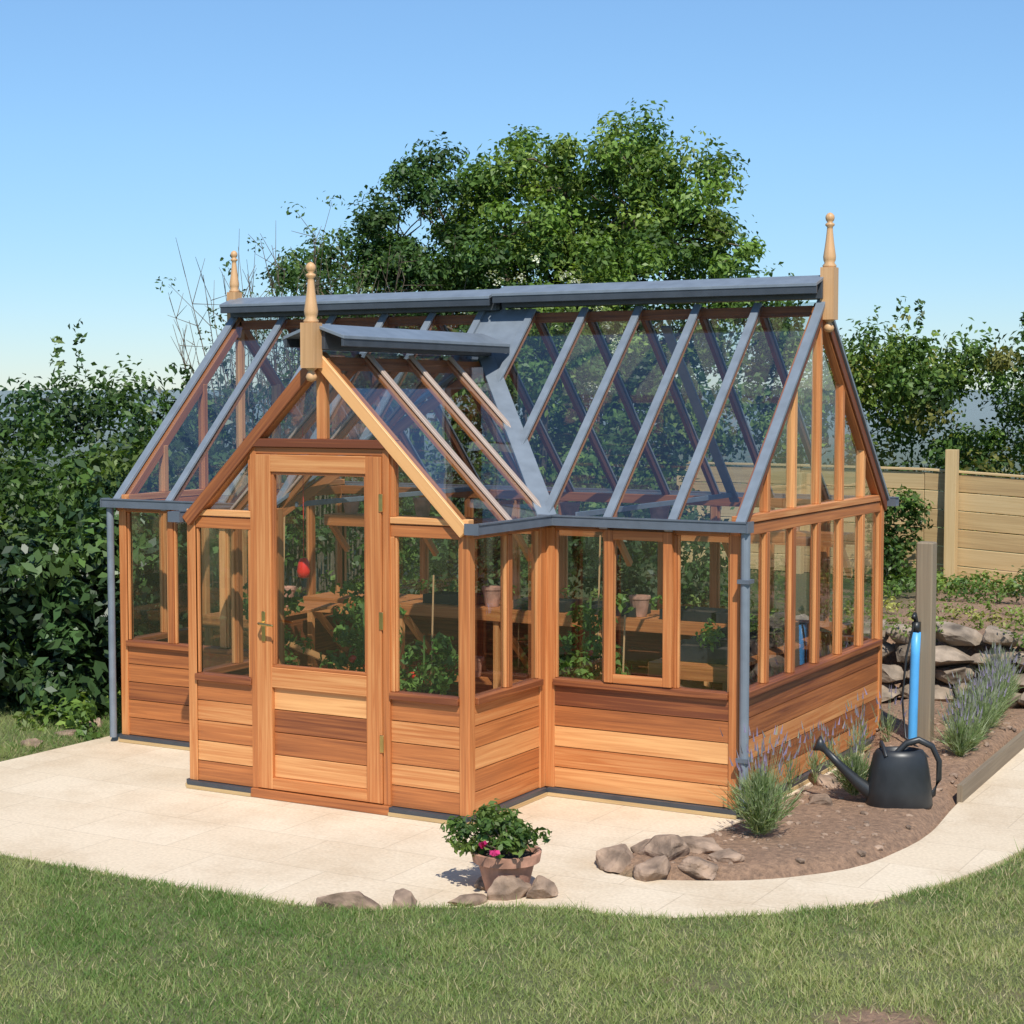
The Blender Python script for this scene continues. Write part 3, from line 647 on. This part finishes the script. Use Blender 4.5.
lav('lavender_seedlings',[((.13+rng.uniform(-.03,.06),.1+i*.3,.04),.06,.22,14,1.2,.7) for i in range(7)])
lav('lavender_border',[((.68-.02*i+rng.uniform(-.06,.06),1.7+i*.17,.06+.01*i),.17,.20,190,.22,.4) for i in range(12)]+[((.45+rng.uniform(-.06,.06),2.5+i*.25,.08),.16,.20,150,.2,.4) for i in range(4)]+[((.75+i*.2,3.75+rng.uniform(-.2,.2)+.1*i,.25+.03*i),.2,.24,190,.2,.3) for i in range(7)])
PT=empty('potted_plant',(-.385,-1.70,0)); PT.scale=(1.08,1.08,1.0); pt=MB()
pt.lathe((0,0,.0),[(0,.002),(.085,.002),(.115,.13),(.135,.132),(.142,.175),(.125,.175),(.118,.15),(0,.15)],32); pt.obj('terracotta_pot',[M_TERRA],PT)
ps=MB(); ps.lathe((0,0,.0),[(.116,.152),(.06,.165),(0,.168)],20); ps.obj('pot_soil',[M_SOILPOT],PT)
cent=shell_points((-.05,-.0,.26),(.20,.17,.10),40,.2); V,F,C=clump_leaves(cent,np.full(40,.05),36,.036,G1+[(.14,.21,.06)],up=.6); V[:,2]=np.maximum(V[:,2],.1)
fastmesh('plant_leaves',V,F,[M_LEAF],C,parent=PT)
fc=np.array([(.02,-.22,.26),(.06,-.2,.22)]); V,F,C=clump_leaves(fc,np.array([.02,.014]),16,.03,[(.45,.02,.12),(.6,.05,.2)],up=.3,asp=.8); fastmesh('plant_flowers',V,F,[M_LEAF],C,parent=PT)
st=MB()
for c_ in list(cent[::2])+list(fc): st.tube([(0,0,.16),tuple(c_*np.array((.5,.5,.8))),tuple(c_)],[.004,.003,.002],4)
st.obj('plant_stems',[M_BARK],PT)
WC=empty('watering_can',(.68,.50,.03)); WC.rotation_euler=(0,0,.45); WC.scale=(1.05,1.05,1.28); wc=MB()
wc.lathe((0,0,0),[(0,0),(.135,0),(.145,.015),(.14,.08),(.128,.16),(.115,.215),(.10,.235),(.085,.238),(.085,.225),(.06,.215)],28,sx=1.12,sy=.75)
wc.tube([(-.12,0,.05),(-.20,0,.10),(-.29,0,.17),(-.36,0,.23)],[.034,.026,.018,.014],12)
wc.tube([(-.36,0,.23),(-.375,0,.243),(-.40,0,.258)],[.014,.02,.036],14)
wc.tube([(-.02,0,.215),(.03,0,.26),(.09,0,.275),(.155,0,.25),(.19,0,.19),(.19,0,.12),(.165,0,.06),(.135,0,.04)],[.014,.014,.014,.014,.014,.014,.014,.012],10)
wc.tube([(-.075,-.07,.215),(-.085,-.04,.25),(-.09,0,.262),(-.085,.04,.25),(-.075,.07,.215)],.010,8)
wc.obj('can_body',[M_BLACKPL],WC,smooth=True)
def veg(name,pts,rad,size,cols,k=60):
    c=np.array(pts,float); V,F,C=clump_leaves(c,np.full(len(c),rad),k,size,cols,up=.6); return fastmesh(name,V,F,[M_LEAF],C)
veg('vegetable_row',[(x,y,.5+rng.uniform(0,.14)) for x in np.arange(-1.1,3,.13) for y in (6.7,6.4,5.9)],.14,.05,G1+GL,60)
veg('vegetable_row',[(x,y+rng.uniform(-.1,.1),.48+rng.uniform(0,.08)) for x in np.arange(-1.0,2.0,.16) for y in (5.2,4.7,4.3)],.09,.04,[(.18,.24,.05),(.13,.2,.035),(.3,.3,.08)],45)
veg('trailing_plants',[(rng.uniform(-.9,1.4),3.72+rng.uniform(-.08,.15),rng.uniform(.38,.58)) for _ in range(22)],.10,.035,[(.18,.24,.06),(.12,.19,.04),(.28,.30,.12)],50)
veg('climbing_plant',[(-1.35+rng.uniform(-.22,.22),6.95+rng.uniform(-.1,.1),rng.uniform(.5,1.25)) for _ in range(34)],.13,.06,G1,60)
veg('weeds',[(-4.5+rng.uniform(-.3,.2),rng.uniform(-.1,1.2),rng.uniform(0,.18)) for _ in range(40)],.10,.06,GL,40)
# ------------------------------------------------------------------ interior
bench=MB()
def staging(x0,x1,y0,y1,z,vert=True):
    n=int((y1-y0)/.07)
    for i in range(n): bench.box(x0,x1,y0+i*.07,y0+i*.07+.055,z,z+.018,tint=.5)
    bench.box(x0,x1,y0,y0+.02,z-.06,z-.001,tint=.45); bench.box(x0,x1,y1-.03,y1-.01,z-.06,z-.001)
    k=max(2,int((x1-x0)/.75)+1)
    for i in range(k):
        x=x0+.02+(x1-x0-.08)*i/(k-1)
        if vert:
            bench.box(x,x+.04,y0+.021,y0+.055,.01,z-.001,tint=.7); bench.beam((x+.02,y0+.05,z-.05),(x+.02,y1-.05,z-.42),.03,-.02,.02,(0,1,1),tint=.8)
        else: bench.beam((x+.02,y0+.03,z-.05),(x+.02,y1-.03,z-.25),.03,-.02,.02,(0,1,1),tint=.8)
staging(-3.95,-.12,1.72,2.24,.72); staging(-3.95,-.12,1.98,2.24,1.28,False)
staging(-.62,-.14,.25,1.65,.70); staging(-3.95,-3.5,.6,1.65,.71)
for i in range(6): bench.box(-3.9,-.15,1.80+i*.07,1.855+i*.07,.22,.235,tint=.4)
bench.obj('slatted_staging',[M_CEDAR])
tr=MB()
def tray(x,y,z,w,d,hh=.06):
    for (a,b,c_,e) in ((x,x+w,y,y+.006),(x,x+w,y+d-.006,y+d),(x,x+.006,y+.007,y+d-.007),(x+w-.006,x+w,y+.007,y+d-.007)): tr.box(a,b,c_,e,z,z+hh,0)
    tr.box(x+.007,x+w-.007,y+.007,y+d-.007,z+.002,z+hh*.7,1)
for x in (-3.0,-2.3,-1.8,-1.25,-.9): tray(x,1.78,.74,.38,.24)
for y in (.35,.7,1.05,1.35): tray(-.57,y,.72,.36,.26,.08)
tr.obj('seed_trays',[M_BLACKPL,M_SOILPOT])
pots=MB()
for x,y,z in ((-3.8,2.1,1.3),(-2.55,2.1,1.3),(-1.4,2.1,1.3),(-.5,2.1,1.3),(-3.2,2.1,1.3),(-2.05,2.1,1.3),(-2.5,1.85,.74),(-1.42,1.85,.74),(-2.7,1.95,.24),(-1.7,1.9,.24),(-1.2,1.95,.24),(-3.7,1.0,.73),(-3.75,1.25,.73)): pots.lathe((x,y,z),[(0,.0),(.045,0),(.065,.11),(.07,.112),(.07,.13),(.058,.13),(.055,.11),(0,.11)],16)
pots.obj('clay_pots',[M_TERRA],smooth=False)
veg('seedlings',[(-.4+rng.uniform(-.15,.15),.35+i*.12,.84) for i in range(11)]+[(-3.5+i*.22,1.9,.85) for i in range(12)],.06,.035,[(.12,.22,.04),(.2,.26,.06)],30)
M_STEM=simple_mat('green_stem',(.1,.17,.04))
def tomato(x,y,hh):
    E=empty('tomato_plant',(x,y,0)); s=MB(); s.tube([(0,0,.0),(.01,0,hh)],.006,5,0); s.tube([(.03,.02,0),(.05,.04,hh+.35)],.005,5,1)
    s.lathe((0,0,0),[(0,.003),(.09,.003),(.12,.2),(.125,.22),(.11,.2),(0,.19)],18,2)
    c=np.array([(rng.uniform(-.16,.16),rng.uniform(-.16,.16),rng.uniform(.28,hh)) for _ in range(int(hh*26))])
    for q in c[::2]: s.tube([(0,0,q[2]-.05),tuple(q)],[.003,.002],4,0)
    s.obj('stem_cane_and_pot',[M_STEM,M_PINE,M_BLACKPL],E)
    fr=MB()
    for _ in range(5):
        q=(rng.uniform(-.08,.08),rng.uniform(-.1,.02),rng.uniform(.3,hh*.7)); fr.lathe(q,[(0,-.024),(.016,-.018),(.025,0),(.018,.017),(0,.022)],10)
    fr.obj('tomatoes',[M_RED],E,smooth=True)
    V,F,C=clump_leaves(c,np.full(len(c),.075),34,.055,[(.09,.18,.035),(.14,.23,.05)],up=.2); fastmesh('leaves',V,F,[M_LEAF],C,parent=E)
for x,y,hh in ((-2.35,.1,.95),(-2.1,.35,.75),(-2.55,.5,1.2),(-1.0,.35,.8),(-1.15,.6,1.0),(-.85,.3,.6),(-3.2,.4,1.1)): tomato(x,y,hh)
rf=MB(); rf.lathe((-2.36,-.45,1.14),[(0,0),(.03,.01),(.038,.04),(.03,.09),(.02,.11),(0,.115)],14); rf.tube([(-2.36,-.45,1.25),(-2.36,-.45,1.97)],.002,4,0); rf.obj('red_ornament',[M_RED],smooth=True)

# ------------------------------------------------------------------ light & camera
SD=np.array((.60,-.80)); EL=math.radians(50)
w=bpy.data.worlds.new('World'); scene.world=w; w.use_nodes=True; nt=w.node_tree; bg=nt.nodes['Background']
sky=nt.nodes.new('ShaderNodeTexSky'); sky.sky_type='NISHITA'; sky.sun_disc=False; sky.sun_elevation=EL; sky.sun_rotation=math.atan2(SD[0],SD[1]); sky.air_density=1.0; sky.dust_density=0.0; sky.ozone_density=3.5; sky.altitude=200
tc=nt.nodes.new('ShaderNodeTexCoord'); sx=nt.nodes.new('ShaderNodeSeparateXYZ'); nt.links.new(tc.outputs['Generated'],sx.inputs[0])
rp=ramp(nt,[(0.0,(.50,.585,.73)),(.07,(.56,.68,.81)),(.14,(.66,.80,.90)),(.24,(.76,.90,.98)),(.6,(.85,.95,1.0))]); nt.links.new(sx.outputs[2],rp.inputs[0])
mc=nt.nodes.new('ShaderNodeMix'); mc.data_type='RGBA'; mc.blend_type='MULTIPLY'; mc.inputs[0].default_value=1
nt.links.new(sky.outputs[0],mc.inputs[6]); nt.links.new(rp.outputs[0],mc.inputs[7]); nt.links.new(mc.outputs[2],bg.inputs[0]); bg.inputs[1].default_value=.15
sl=bpy.data.lights.new('sun','SUN'); sl.energy=5.0; sl.angle=math.radians(.5); sl.color=(1,.96,.88); so=bpy.data.objects.new('sun',sl); COL.objects.link(so)
so.rotation_euler=Vector((-SD[0]*math.cos(EL),-SD[1]*math.cos(EL),-math.sin(EL))).to_track_quat('-Z','Y').to_euler()
cd=bpy.data.cameras.new('camera'); cd.lens=1753.9/1024*36; cd.sensor_width=36; cd.clip_end=6000; co=bpy.data.objects.new('camera',cd); COL.objects.link(co)
yaw,pit=.5112,.0657
fw=Vector((-math.sin(yaw)*math.cos(pit),math.cos(yaw)*math.cos(pit),-math.sin(pit))); rt=Vector((math.cos(yaw),math.sin(yaw),0)); up=rt.cross(fw)
mt=Matrix((rt,up,-fw)).transposed().to_4x4(); mt.translation=Vector((3.2871,-8.1972,2.13)); co.matrix_world=mt
scene.camera=co
scene.view_settings.view_transform='Standard'; scene.view_settings.look='None'; scene.view_settings.exposure=0
